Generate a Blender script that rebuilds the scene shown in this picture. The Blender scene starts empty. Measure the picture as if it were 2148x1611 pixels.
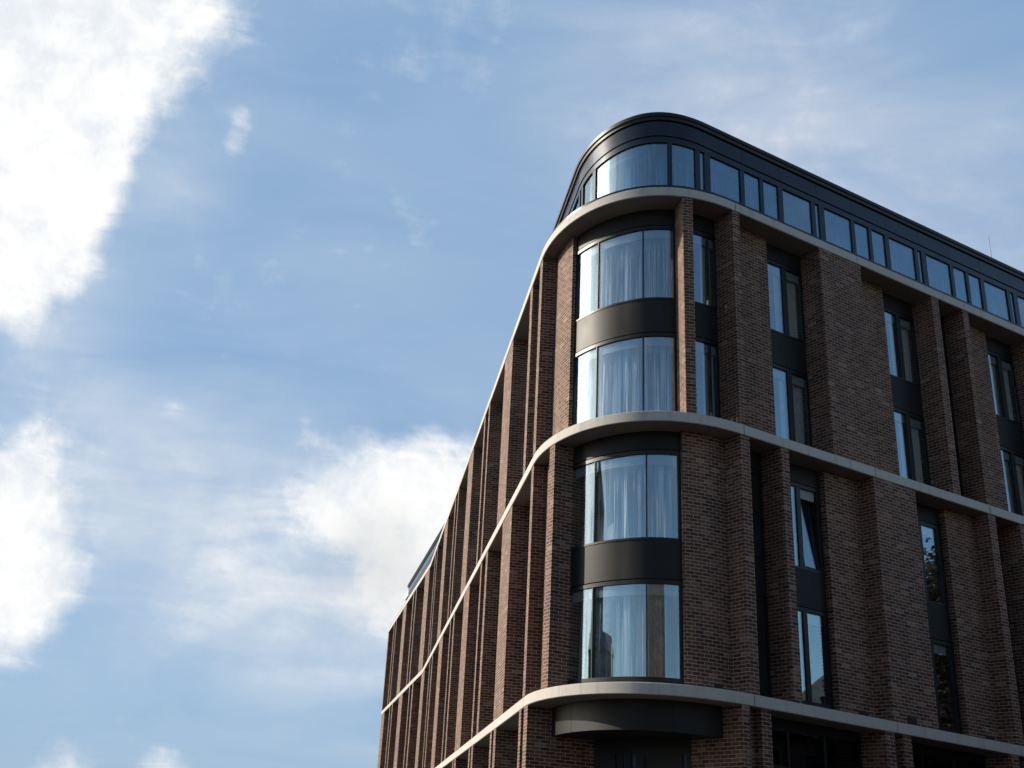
import bpy, bmesh, math, random
import numpy as np
from mathutils import Vector, Matrix

random.seed(7)
sc = bpy.context.scene
COL = sc.collection
RAD = math.radians

# ------------------------------------------------------------------ camera
W_PX, H_PX = 2148.0, 1611.0
F_PX, CX, CY = 2368.111, 839.746, 783.964
CAM_R = Vector((0.99582230, -0.03607412, 0.08388447))
CAM_U = Vector((-0.09131236, -0.39341243, 0.91481622))
CAM_F = Vector((0.0, 0.91865408, 0.39506289))
CAM_Z = 1.6
cd = bpy.data.cameras.new('camera')
cd.sensor_width = 36.0
cd.lens = F_PX / W_PX * 36.0
cd.shift_x = (W_PX / 2 - CX) / W_PX
cd.shift_y = (CY - H_PX / 2) / W_PX
cd.clip_start, cd.clip_end = 0.1, 4000.0
cam = bpy.data.objects.new('camera', cd)
COL.objects.link(cam)
cam.matrix_world = Matrix(((CAM_R.x, CAM_U.x, -CAM_F.x, 0.0),
                           (CAM_R.y, CAM_U.y, -CAM_F.y, 0.0),
                           (CAM_R.z, CAM_U.z, -CAM_F.z, CAM_Z),
                           (0, 0, 0, 1)))
sc.camera = cam

# ------------------------------------------------------------------ exposure
sc.view_settings.view_transform = 'Standard'
sc.view_settings.look = 'None'
sc.view_settings.gamma = 1.0
sc.view_settings.use_curve_mapping = False
sc.view_settings.exposure = 0.45

# ------------------------------------------------------------------ sun
SUN_AZ, SUN_EL = -67.0, 27.0          # azimuth from +Y, clockwise positive
sdir = Vector((math.sin(RAD(SUN_AZ)) * math.cos(RAD(SUN_EL)),
               math.cos(RAD(SUN_AZ)) * math.cos(RAD(SUN_EL)), math.sin(RAD(SUN_EL))))
sl = bpy.data.lights.new('sun', 'SUN')
sl.energy, sl.angle, sl.color = 5.0, RAD(0.5), (1.0, 0.89, 0.75)
so = bpy.data.objects.new('sun', sl)
so.rotation_euler = sdir.to_track_quat('Z', 'Y').to_euler()
so.location = sdir * 80
COL.objects.link(so)

# ------------------------------------------------------------------ node helper
class NT:
    def __init__(self, tree):
        self.t = tree; self.n = tree.nodes; self.l = tree.links
        self.n.clear()
    def new(self, kind, **kw):
        n = self.n.new(kind)
        ins = kw.pop('ins', {})
        for k, v in kw.items(): setattr(n, k, v)
        for k, v in ins.items():
            s = n.inputs[k]
            if hasattr(v, 'is_output') or isinstance(v, bpy.types.NodeSocket): self.l.new(v, s)
            else: s.default_value = v
        return n
    def math(self, op, a, b=None, c=None, clamp=False):
        n = self.n.new('ShaderNodeMath'); n.operation = op; n.use_clamp = clamp
        for i, v in enumerate((a, b, c)):
            if v is None: continue
            if isinstance(v, bpy.types.NodeSocket): self.l.new(v, n.inputs[i])
            else: n.inputs[i].default_value = v
        return n.outputs[0]
    def smooth(self, v, a, b, to0=0.0, to1=1.0):
        n = self.n.new('ShaderNodeMapRange'); n.interpolation_type = 'SMOOTHSTEP'
        self.l.new(v, n.inputs[0])
        for i, x in zip((1, 2, 3, 4), (a, b, to0, to1)): n.inputs[i].default_value = x
        return n.outputs[0]
    def mixc(self, f, a, b, blend='MIX'):
        n = self.n.new('ShaderNodeMix'); n.data_type = 'RGBA'; n.blend_type = blend
        for s, v in ((n.inputs[0], f), (n.inputs[6], a), (n.inputs[7], b)):
            if isinstance(v, bpy.types.NodeSocket): self.l.new(v, s)
            else: s.default_value = v if not isinstance(v, tuple) or len(v) == 4 else (*v, 1)
        return n.outputs[2]
    def ramp(self, f, stops):
        n = self.n.new('ShaderNodeValToRGB')
        e = n.color_ramp.elements
        while len(e) < len(stops): e.new(0.5)
        for el, (p, c) in zip(e, stops): el.position = p; el.color = (*c, 1) if len(c) == 3 else c
        self.l.new(f, n.inputs[0]); return n.outputs[0]

# ------------------------------------------------------------------ world: sky and clouds (by direction)
wd = bpy.data.worlds.new("World"); sc.world = wd; wd.use_nodes = True
w = NT(wd.node_tree)
sky = w.new('ShaderNodeTexSky', sky_type='NISHITA', sun_disc=False, sun_elevation=RAD(SUN_EL),
            sun_rotation=RAD(SUN_AZ), altitude=50.0, air_density=1.0, dust_density=1.2, ozone_density=1.6)
bg_sky = w.new('ShaderNodeBackground', ins={'Color': w.mixc(1.0, sky.outputs[0], (0.95, 1.0, 1.02, 1), 'MULTIPLY'), 'Strength': 0.12})
tc = w.new('ShaderNodeTexCoord')
D = tc.outputs['Generated']

def sky_dir(x, y):
    d = CAM_F + CAM_R * ((x - CX) / F_PX) - CAM_U * ((y - CY) / F_PX)
    return d.normalized()

nz1 = w.new('ShaderNodeTexNoise', ins={'Vector': D, 'Scale': 9.0, 'Detail': 9.0, 'Roughness': 0.60, 'Distortion': 0.35})
nz2 = w.new('ShaderNodeTexNoise', ins={'Vector': D, 'Scale': 38.0, 'Detail': 6.0, 'Roughness': 0.62, 'Distortion': 0.3})
mp = w.new('ShaderNodeMapping', ins={'Vector': D, 'Rotation': (0.35, 0.65, 0.2), 'Scale': (3.0, 9.0, 11.0)})
nz3 = w.new('ShaderNodeTexNoise', ins={'Vector': mp.outputs[0], 'Scale': 1.0, 'Detail': 7.0, 'Roughness': 0.55, 'Distortion': 0.8})
fb = w.math('ADD', w.math('MULTIPLY', w.math('SUBTRACT', nz1.outputs[0], 0.5), 1.15),
            w.math('MULTIPLY', w.math('SUBTRACT', nz2.outputs[0], 0.5), 0.38))

def blobs(lst):
    acc = None
    for x, y, r, a in lst:
        dist = w.new('ShaderNodeVectorMath', operation='DISTANCE', ins={0: D, 1: tuple(sky_dir(x, y))})
        v = w.smooth(dist.outputs['Value'], 0.0, r / F_PX, a, 0.0)
        acc = v if acc is None else w.math('ADD', acc, v)
    return acc

CUM = [(-350, 250, 700, 2.4), (60, 60, 380, 1.1), (20, 300, 300, 1.2), (110, 420, 190, 0.9), (60, 560, 170, 0.9),
       (290, 60, 260, 0.75), (440, 30, 170, 0.6), (360, 150, 130, 0.3), (190, 250, 170, 0.6),
       (-160, 1150, 380, 1.7), (60, 1020, 170, 0.9), (130, 1180, 150, 0.8), (110, 900, 110, 0.6), (60, 1290, 150, 0.8),
       (690, 1020, 190, 1.0), (860, 1010, 190, 1.0), (980, 1040, 190, 1.0), (830, 1170, 240, 1.05), (620, 1120, 190, 0.45),
       (860, 1290, 190, 0.6), (130, 1625, 110, 1.0), (345, 1625, 85, 0.9), (505, 250, 50, 0.55), (485, 305, 50, 0.55),
       (365, 855, 40, 0.5), (640, 895, 55, 0.45)]
VEIL = [(250, 330, 330, 0.45), (420, 140, 300, 0.45), (130, 600, 260, 0.4), (210, 1150, 300, 0.4), (250, 1250, 600, 0.32), (650, 1400, 500, 0.25), (150, 980, 330, 0.4), (390, 400, 170, 0.45), (300, 960, 280, 0.75), (540, 1050, 360, 0.9), (640, 1230, 360, 0.8), (400, 1160, 320, 0.5), (80, 880, 260, 0.5), (100, 700, 220, 0.5), (870, 1130, 300, 0.5), (230, 1100, 220, 0.35),
        (1700, 330, 470, 1.0), (2080, 520, 380, 1.1), (1450, 130, 470, 0.85), (1250, 330, 330, 0.28), (780, 1430, 330, 0.4),
        (2000, 120, 260, 0.15), (700, 560, 420, 0.22), (1000, 900, 260, 0.35), (150, 1450, 220, 0.3)]
mp4 = w.new('ShaderNodeMapping', ins={'Vector': D, 'Rotation': (0.0, 0.95, 0.0), 'Scale': (9.0, 12.0, 40.0)})
nz4 = w.new('ShaderNodeTexNoise', ins={'Vector': mp4.outputs[0], 'Scale': 1.0, 'Detail': 7.0, 'Roughness': 0.6, 'Distortion': 0.6})
fb = w.math('MULTIPLY', fb, 1.5)
fb = w.math('ADD', fb, w.math('MULTIPLY', w.math('SUBTRACT', nz4.outputs[0], 0.5), 1.1))
cum = w.smooth(w.math('ADD', blobs(CUM), fb), -0.06, 1.26)
veil = w.math('ADD', blobs(VEIL), 0.06)
wisp = w.math('ADD', w.math('MULTIPLY', nz3.outputs[0], 0.45), w.math('ADD', w.math('MULTIPLY', nz1.outputs[0], 0.35), w.math('MULTIPLY', nz4.outputs[0], 0.20)))
veil = w.math('MULTIPLY', w.smooth(veil, -0.15, 1.7, 0.0, 0.84), w.smooth(wisp, 0.36, 0.64, 0.42, 1.18), clamp=True)
front = w.new('ShaderNodeVectorMath', operation='DOT_PRODUCT', ins={0: D, 1: tuple(sky_dir(1000, 700))})
away = w.smooth(front.outputs['Value'], 0.86, 0.50)
# haze painted into the sky ahead of the camera; clear elsewhere to limit shade fill
hazef = w.math('MULTIPLY', w.math('SUBTRACT', 1.0, away), 0.86)
# broken cloud over the rest of the sky
east = w.new('ShaderNodeVectorMath', operation='DOT_PRODUCT', ins={0: D, 1: (0.97, -0.12, 0.2)})
gen = w.smooth(w.math('ADD', w.math('MULTIPLY', nz3.outputs[0], 0.55), w.math('MULTIPLY', nz1.outputs[0], 0.6)), 0.57, 0.70, 0.0, 0.55)
gen = w.math('MULTIPLY', w.math('MULTIPLY', gen, away), w.smooth(east.outputs['Value'], 0.85, 0.4, 0.15, 1.0))
# bright sunlit cloud beside the sun
gdir = (math.sin(RAD(-57)) * math.cos(RAD(25)), math.cos(RAD(-57)) * math.cos(RAD(25)), math.sin(RAD(25)))
sunprox = w.new('ShaderNodeVectorMath', operation='DOT_PRODUCT', ins={0: D, 1: gdir})
glow = w.smooth(w.math('ADD', sunprox.outputs['Value'], w.math('MULTIPLY', w.math('SUBTRACT', nz1.outputs[0], 0.5), 0.10)), 0.925, 0.985)
dens = w.math('MAXIMUM', w.math('MAXIMUM', cum, veil), w.math('MAXIMUM', gen, w.math('MULTIPLY', glow, 0.95)))
grey = w.new('ShaderNodeVectorMath', operation='DISTANCE', ins={0: D, 1: tuple(sky_dir(790, 1190))})
greyf = w.smooth(grey.outputs['Value'], 0.0, 200 / F_PX, 0.7, 0.0)
lilac = w.new('ShaderNodeVectorMath', operation='DISTANCE', ins={0: D, 1: tuple(sky_dir(1800, 200))})
thin = w.mixc(w.smooth(lilac.outputs['Value'], 0.12, 0.42, 1.0, 0.0), (0.645, 0.715, 0.795, 1), (0.53, 0.60, 0.72, 1))
ccol = w.mixc(cum, thin, w.mixc(w.smooth(w.math('ADD', w.math('MULTIPLY', nz1.outputs[0], 0.6), w.math('MULTIPLY', nz2.outputs[0], 0.4)), 0.38, 0.58), (0.78, 0.82, 0.87, 1), (0.99, 0.99, 0.98, 1)))
ccol = w.mixc(greyf, ccol, (0.70, 0.71, 0.71, 1))
bright = w.math('ADD', w.math('MULTIPLY', w.math('MULTIPLY', glow, glow), 3.4), w.math('SUBTRACT', 0.76, w.math('MULTIPLY', away, 0.26)))
ccol = w.mixc(glow, ccol, (1.0, 0.985, 0.95, 1))
bg_hz = w.new('ShaderNodeBackground', ins={'Color': w.mixc(w.smooth(nz3.outputs[0], 0.3, 0.7), (0.245, 0.41, 0.645, 1), (0.305, 0.462, 0.672, 1)), 'Strength': 0.732})
bg_cl = w.new('ShaderNodeBackground', ins={'Color': ccol, 'Strength': bright})
mix0 = w.new('ShaderNodeMixShader', ins={0: hazef, 1: bg_sky.outputs[0], 2: bg_hz.outputs[0]})
mixw = w.new('ShaderNodeMixShader', ins={0: dens, 1: mix0.outputs[0], 2: bg_cl.outputs[0]})
w.new('ShaderNodeOutputWorld', ins={'Surface': mixw.outputs[0]})

# ------------------------------------------------------------------ materials
def mat(name):
    m = bpy.data.materials.new(name); m.use_nodes = True
    return m, NT(m.node_tree)

def bsdf(t, **ins):
    p = t.new('ShaderNodeBsdfPrincipled', ins={k.replace('_', ' '): v for k, v in ins.items()})
    t.new('ShaderNodeOutputMaterial', ins={'Surface': p.outputs[0]})
    return p

def brick_material(name, tones, mortar, bw=0.245, rh=0.082, ms=0.0075):
    m, t = mat(name)
    uv = t.new('ShaderNodeUVMap')
    jit = t.new('ShaderNodeTexNoise', ins={'Vector': uv.outputs[0], 'Scale': 5.0, 'Detail': 2.0})
    off = t.new('ShaderNodeVectorMath', operation='SCALE', ins={0: jit.outputs['Color'], 'Scale': 0.004})
    uvj = t.new('ShaderNodeVectorMath', operation='ADD', ins={0: uv.outputs[0], 1: off.outputs[0]})
    b = t.new('ShaderNodeTexBrick', offset=0.5, ins={'Vector': uvj.outputs[0], 'Color1': (0, 0, 0, 1), 'Color2': (1, 1, 1, 1),
              'Mortar': (0.5, 0.5, 0.5, 1), 'Scale': 1.0, 'Mortar Size': ms, 'Mortar Smooth': 0.25, 'Bias': 0.0,
              'Brick Width': bw, 'Row Height': rh})
    val = t.ramp(b.outputs['Color'], tones)
    big = t.new('ShaderNodeTexNoise', ins={'Vector': uv.outputs[0], 'Scale': 0.9, 'Detail': 5.0, 'Roughness': 0.6})
    fine = t.new('ShaderNodeTexNoise', ins={'Vector': uv.outputs[0], 'Scale': 60.0, 'Detail': 4.0, 'Roughness': 0.65})
    c = t.mixc(1.0, val, t.ramp(big.outputs[0], [(0.3, (0.80, 0.80, 0.82)), (0.7, (1.16, 1.12, 1.08))]), 'MULTIPLY')
    c = t.mixc(1.0, c, t.ramp(fine.outputs[0], [(0.3, (0.82, 0.82, 0.82)), (0.7, (1.18, 1.18, 1.18))]), 'MULTIPLY')
    sm = t.new('ShaderNodeMapping', ins={'Vector': uv.outputs[0], 'Scale': (2.6, 0.16, 1.0)})
    st = t.new('ShaderNodeTexNoise', ins={'Vector': sm.outputs[0], 'Scale': 1.0, 'Detail': 6.0, 'Roughness': 0.62})
    stv = t.ramp(st.outputs[0], [(0.30, (0.72, 0.72, 0.73)), (0.52, (1.0, 1.0, 1.0)), (0.72, (1.16, 1.15, 1.13))])
    c = t.mixc(0.8, c, stv, 'MULTIPLY')
    mo = t.mixc(fine.outputs[0], tuple(x * 0.85 for x in mortar), tuple(x * 1.15 for x in mortar))
    mo = t.mixc(0.7, mo, stv, 'MULTIPLY')
    c = t.mixc(b.outputs['Fac'], c, mo)
    h = t.math('ADD', t.math('MULTIPLY', b.outputs['Fac'], -1.0), t.math('MULTIPLY', fine.outputs[0], 0.35))
    bp = t.new('ShaderNodeBump', ins={'Strength': 0.55, 'Distance': 0.012, 'Height': h})
    bsdf(t, Base_Color=c, Roughness=0.82, Normal=bp.outputs[0], Specular_IOR_Level=0.35)
    return m

M = {}
M['brick'] = brick_material('dark_brown_brick',
    [(0.0, (0.038, 0.020, 0.015)), (0.3, (0.074, 0.034, 0.022)), (0.78, (0.120, 0.058, 0.038)), (0.94, (0.130, 0.078, 0.056)), (1.0, (0.20, 0.16, 0.125))],
    (0.40, 0.295, 0.22), ms=0.0065)
M['redbrick'] = brick_material('red_brick', [(0.0, (0.13, 0.065, 0.042)), (1.0, (0.21, 0.115, 0.075))], (0.35, 0.31, 0.27))

m, t = mat('pale_cast_stone'); M['stone'] = m
g = t.new('ShaderNodeNewGeometry')
n1 = t.new('ShaderNodeTexNoise', ins={'Vector': g.outputs['Position'], 'Scale': 0.7, 'Detail': 6.0, 'Roughness': 0.6})
n2 = t.new('ShaderNodeTexNoise', ins={'Vector': g.outputs['Position'], 'Scale': 45.0, 'Detail': 4.0})
mp_ = t.new('ShaderNodeMapping', ins={'Vector': g.outputs['Position'], 'Scale': (5.0, 5.0, 0.5)})
n3 = t.new('ShaderNodeTexNoise', ins={'Vector': mp_.outputs[0], 'Scale': 1.0, 'Detail': 5.0})
c = t.ramp(n1.outputs[0], [(0.3, (0.345, 0.328, 0.296)), (0.7, (0.43, 0.411, 0.373))])
c = t.mixc(t.smooth(n3.outputs[0], 0.52, 0.72, 0.0, 0.7), c, (0.19, 0.175, 0.15, 1))
c = t.mixc(0.5, c, t.ramp(n2.outputs[0], [(0.3, (0.36, 0.343, 0.31)), (0.7, (0.46, 0.44, 0.40))]))
bp = t.new('ShaderNodeBump', ins={'Strength': 0.25, 'Distance': 0.004, 'Height': n2.outputs[0]})
bsdf(t, Base_Color=c, Roughness=0.75, Normal=bp.outputs[0], Specular_IOR_Level=0.3)

def metal(name, base, rough, met, var=0.25, spec=0.5):
    m, t = mat(name)
    g = t.new('ShaderNodeNewGeometry')
    n = t.new('ShaderNodeTexNoise', ins={'Vector': g.outputs['Position'], 'Scale': 1.3, 'Detail': 5.0})
    f = t.new('ShaderNodeTexNoise', ins={'Vector': g.outputs['Position'], 'Scale': 70.0, 'Detail': 2.0})
    c = t.ramp(n.outputs[0], [(0.3, tuple(x * (1 - var) for x in base)), (0.7, tuple(x * (1 + var) for x in base))])
    r = t.math('ADD', t.math('MULTIPLY', n.outputs[0], 0.16), rough - 0.08)
    bp = t.new('ShaderNodeBump', ins={'Strength': 0.04, 'Distance': 0.004, 'Height': f.outputs[0]})
    bsdf(t, Base_Color=c, Roughness=r, Metallic=met, Normal=bp.outputs[0], Specular_IOR_Level=spec)
    return m
M['metal'] = metal('bronze_grey_metal', (0.014, 0.0135, 0.013), 0.50, 0.0, spec=0.19)
M['frame'] = metal('dark_window_frame', (0.010, 0.010, 0.011), 0.40, 0.0, spec=0.26)
M['fascia'] = metal('slate_metal_cladding', (0.007, 0.014, 0.023), 0.20, 0.0, spec=0.34)
M['black'] = metal('black_gasket', (0.012, 0.012, 0.012), 0.7, 0.0)
M['mast'] = metal('grey_steel', (0.30, 0.31, 0.33), 0.5, 0.6)

def glass(name, r0, tint):
    m, t = mat(name)
    lw = t.new('ShaderNodeLayerWeight', ins={'Blend': 0.5})
    g = t.new('ShaderNodeNewGeometry')
    mpx = t.new('ShaderNodeMapping', ins={'Vector': g.outputs['Position'], 'Scale': (1.2, 1.2, 0.5)})
    wv = t.new('ShaderNodeTexNoise', ins={'Vector': mpx.outputs[0], 'Scale': 1.0, 'Detail': 1.5})
    bp = t.new('ShaderNodeBump', ins={'Strength': 0.03, 'Distance': 0.05, 'Height': wv.outputs[0]})
    fac = t.math('ADD', t.math('MULTIPLY', t.math('POWER', lw.outputs['Facing'], 4.0), 1 - r0), r0)
    gl = t.new('ShaderNodeBsdfGlossy', ins={'Color': (0.74, 0.93, 1.0, 1), 'Roughness': 0.012, 'Normal': bp.outputs[0]})
    tr = t.new('ShaderNodeBsdfTransparent', ins={'Color': (*tint, 1)})
    mx = t.new('ShaderNodeMixShader', ins={0: fac, 1: tr.outputs[0], 2: gl.outputs[0]})
    t.new('ShaderNodeOutputMaterial', ins={'Surface': mx.outputs[0]})
    return m
M['glass'] = glass('coated_glass', 0.17, (0.90, 0.93, 0.95))
M['topglass'] = glass('blue_glass', 0.21, (0.58, 0.70, 0.78))
M['backglass'] = metal('grey_spandrel_glass', (0.018, 0.021, 0.022), 0.12, 0.0)
M['darkglass'] = glass('dark_glass', 0.07, (0.25, 0.27, 0.28))

def plain(name, col, rough=0.8, var=0.12, scale=3.0, spec=0.3):
    m, t = mat(name)
    g = t.new('ShaderNodeNewGeometry')
    n = t.new('ShaderNodeTexNoise', ins={'Vector': g.outputs['Position'], 'Scale': scale, 'Detail': 6.0, 'Roughness': 0.6})
    c = t.ramp(n.outputs[0], [(0.3, tuple(x * (1 - var) for x in col)), (0.7, tuple(x * (1 + var) for x in col))])
    bsdf(t, Base_Color=c, Roughness=rough, Specular_IOR_Level=spec)
    return m
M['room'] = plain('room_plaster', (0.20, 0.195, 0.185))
M['slab'] = plain('ceiling_white', (0.62, 0.62, 0.60))
M['blindbox'] = plain('grey_blind_box', (0.26, 0.265, 0.27), 0.6, 0.08)
M['soffit'] = plain('brown_soffit_shade', (0.17, 0.145, 0.125), 0.8, 0.12, 1.2)  # darker than the band stone, so the colour deepens the shade underneath
M['roof'] = plain('roof_membrane', (0.10, 0.10, 0.11))
M['asphalt'] = plain('asphalt', (0.04, 0.04, 0.042), 0.9, 0.3, 8.0)
M['paving'] = plain('paving', (0.085, 0.082, 0.077), 0.85, 0.25, 5.0)
M['tile'] = plain('slate_roof', (0.09, 0.09, 0.10), 0.7, 0.3, 4.0)
M['bark'] = plain('bark', (0.10, 0.075, 0.055), 0.9, 0.4, 9.0)
M['render'] = plain('grey_render', (0.20, 0.19, 0.185), 0.9, 0.15, 1.0)
M['whitepaint'] = plain('white_paint', (0.75, 0.74, 0.72), 0.5, 0.05)

def leaf(name, a, b):
    m, t = mat(name)
    oi = t.new('ShaderNodeNewGeometry')
    c = t.ramp(oi.outputs['Random Per Island'], [(0.0, a), (1.0, b)])
    bsdf(t, Base_Color=c, Roughness=0.65)
    return m
M['autumn'] = leaf('autumn_leaves', (0.22, 0.12, 0.055), (0.42, 0.27, 0.14))
M['green'] = leaf('green_leaves', (0.03, 0.05, 0.018), (0.08, 0.11, 0.035))
M['needle'] = leaf('conifer_needles', (0.018, 0.035, 0.02), (0.045, 0.07, 0.035))

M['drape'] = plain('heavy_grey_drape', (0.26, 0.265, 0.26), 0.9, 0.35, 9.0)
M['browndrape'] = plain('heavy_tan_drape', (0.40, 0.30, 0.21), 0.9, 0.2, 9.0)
M['beige'] = plain('beige_lining', (0.55, 0.51, 0.45), 0.9, 0.12, 6.0)
m, t = mat('sheer_curtain'); M['curtain'] = m
g = t.new('ShaderNodeNewGeometry')
mpx = t.new('ShaderNodeMapping', ins={'Vector': g.outputs['Position'], 'Scale': (11.0, 11.0, 0.22)})
n = t.new('ShaderNodeTexNoise', ins={'Vector': mpx.outputs[0], 'Scale': 1.0, 'Detail': 3.0})
nb = t.new('ShaderNodeTexNoise', ins={'Vector': t.new('ShaderNodeMapping', ins={'Vector': g.outputs['Position'], 'Scale': (2.6, 2.6, 0.45)}).outputs[0], 'Scale': 1.0, 'Detail': 2.0})
nn = t.math('ADD', t.math('MULTIPLY', n.outputs[0], 0.6), t.math('MULTIPLY', nb.outputs[0], 0.4))
c = t.ramp(n.outputs[0], [(0.38, (0.55, 0.55, 0.545)), (0.62, (0.93, 0.93, 0.92))])  # vertical tone stripes put fold shading and gathered-cloth density into the colour
df = t.new('ShaderNodeBsdfDiffuse', ins={'Color': c})
tl = t.new('ShaderNodeBsdfTranslucent', ins={'Color': c})
tp = t.new('ShaderNodeBsdfTransparent')
m1 = t.new('ShaderNodeMixShader', ins={0: 0.3, 1: df.outputs[0], 2: tl.outputs[0]})
m2 = t.new('ShaderNodeMixShader', ins={0: t.smooth(nn, 0.44, 0.57, 0.95, 0.0), 1: m1.outputs[0], 2: tp.outputs[0]})
t.new('ShaderNodeOutputMaterial', ins={'Surface': m2.outputs[0]})

# ------------------------------------------------------------------ the plan: edge of the stone bands
TR_ = np.array([0.88922133, 0.45747724]); TL_ = np.array([-0.02450555, 0.99969969])
C0 = np.array([3.84645524, 22.43397955])
a_, b_ = C0 + TL_ * 5.685, C0 + TL_ * (5.685 - 2.666)
c_, d_ = C0 + TR_ * (4.805 - 2.940), C0 + TR_ * 4.805
tt = np.linspace(0, 1, 401)[:, None]
bz = (1 - tt) ** 3 * a_ + 3 * (1 - tt) ** 2 * tt * b_ + 3 * (1 - tt) * tt * tt * c_ + tt ** 3 * d_
KINK = C0 + TL_ * 43.0
FAR = np.array([0.865, 87.81])
PP = np.vstack([FAR[None] + (FAR - KINK)[None] * 0.02, KINK[None], bz, (C0 + TR_ * 70)[None]])
cum_ = np.r_[0, np.cumsum(np.hypot(*np.diff(PP, axis=0).T))]
UU = cum_ - cum_[-2]
LA = -UU[2]
UK, UEND = UU[1], UU[0]
UR = 22.6                                      # right end of what is built
UL = -1.283 - 65.25                            # left end

def frame(u):
    i = int(np.clip(np.searchsorted(UU, u) - 1, 0, len(UU) - 2))
    v = (PP[i + 1] - PP[i]) / (UU[i + 1] - UU[i])
    return PP[i] + v * (u - UU[i]), v

def pt(u, d):
    p, _ = frame(u)
    e = 0.04 if -LA - 0.5 < u < 0.5 else 0.001
    v = frame(u - e)[1] + frame(u + e)[1]; v = v / np.hypot(*v)
    return p + np.array([-v[1], v[0]]) * d

def L(l):            # distance along the left front -> path coordinate
    return -1.283 - l

def ulist(u0, u1, step=0.11):
    s = {u0, u1}
    a, b = max(u0, -LA - 0.01), min(u1, 0.01)
    if b > a:
        k = max(2, int((b - a) / step) + 1)
        s |= set(np.linspace(a, b, k).tolist())
    if u0 < UK < u1: s |= {float(UK)}
    return sorted(s)

HB = 0.2483
Z3, Z2, Z1 = 3.6617 + CAM_Z, 9.8617 + CAM_Z, 15.9967 + CAM_Z

ROOT_LOC = Vector((6.7, 24.6, 0.0))
def link(name, bm, material, parent=None, smooth=False):
    me = bpy.data.meshes.new(name)
    bm.to_mesh(me); bm.free()
    if isinstance(material, (list, tuple)):
        for mm in material: me.materials.append(mm)
    else: me.materials.append(material)
    o = bpy.data.objects.new(name, me); COL.objects.link(o)
    if parent is not None:
        o.parent = parent
        r = parent
        off = Vector(r.location)
        while r.parent: r = r.parent; off = Vector(r.location)
        o.matrix_parent_inverse = Matrix.Translation(-off) if parent.parent is None else Matrix.Identity(4)
    return o

def tag(o, label=None, category=None, group=None, kind=None):
    for k, v in (('label', label), ('category', category), ('group', group), ('kind', kind)):
        if v: o[k] = v
    return o

def empty(name, loc):
    o = bpy.data.objects.new(name, None); o.location = loc; COL.objects.link(o); return o

def B():
    bm = bmesh.new(); bm.loops.layers.uv.new('UVMap'); return bm

def sweep(bm, u0, u1, prof, dfun=None, caps=(True, True), skip=(), step=0.11, mi=0):
    """prof: convex polygon of (d, z); swept along the path from u0 to u1."""
    uvl = bm.loops.layers.uv[0]
    us = ulist(u0, u1, step)
    df = dfun or (lambda u: 0.0)
    n = len(prof)
    cd_ = sum(p[0] for p in prof) / n; cz_ = sum(p[1] for p in prof) / n
    dmin = min(p[0] for p in prof)
    for i in range(n):
        if i in skip: continue
        (d0, z0), (d1, z1) = prof[i], prof[(i + 1) % n]
        A, Bv = [], []
        for u in us:
            p = pt(u, d0 + df(u)); q = pt(u, d1 + df(u))
            A.append(bm.verts.new((p[0], p[1], z0))); Bv.append(bm.verts.new((q[0], q[1], z1)))
        vert = abs(z1 - z0) > abs(d1 - d0)
        for k in range(len(us) - 1):
            vs = [A[k], A[k + 1], Bv[k + 1], Bv[k]]
            uvs = [(us[k], z0 if vert else d0), (us[k + 1], z0 if vert else d0), (us[k + 1], z1 if vert else d1), (us[k], z1 if vert else d1)]
            a, b, c = Vector(vs[0].co), Vector(vs[1].co), Vector(vs[3].co)
            nr = (b - a).cross(c - a)
            cen = pt(us[k], cd_ + df(us[k]))
            ref = (a + c) * 0.5 - Vector((cen[0], cen[1], cz_))
            if nr.dot(ref) < 0: vs.reverse(); uvs.reverse()
            f = bm.faces.new(vs); f.smooth = True; f.material_index = mi
            for lo, uv in zip(f.loops, uvs): lo[uvl].uv = uv
    for u, sgn, on in ((u0, -1, caps[0]), (u1, 1, caps[1])):
        if not on: continue
        vs, uvs = [], []
        for d, z in prof:
            p = pt(u, d + df(u)); vs.append(bm.verts.new((p[0], p[1], z)))
            uvs.append((u + sgn * (d - dmin), z))
        v = frame(u)[1]
        nr = (vs[1].co - vs[0].co).cross(vs[2].co - vs[0].co)
        if nr.dot(Vector((v[0], v[1], 0)) * sgn) < 0: vs.reverse(); uvs.reverse()
        f = bm.faces.new(vs); f.material_index = mi
        for lo, uv in zip(f.loops, uvs): lo[uvl].uv = uv

def rect(d0, d1, z0, z1): return [(d0, z0), (d1, z0), (d1, z1), (d0, z1)]

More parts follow.
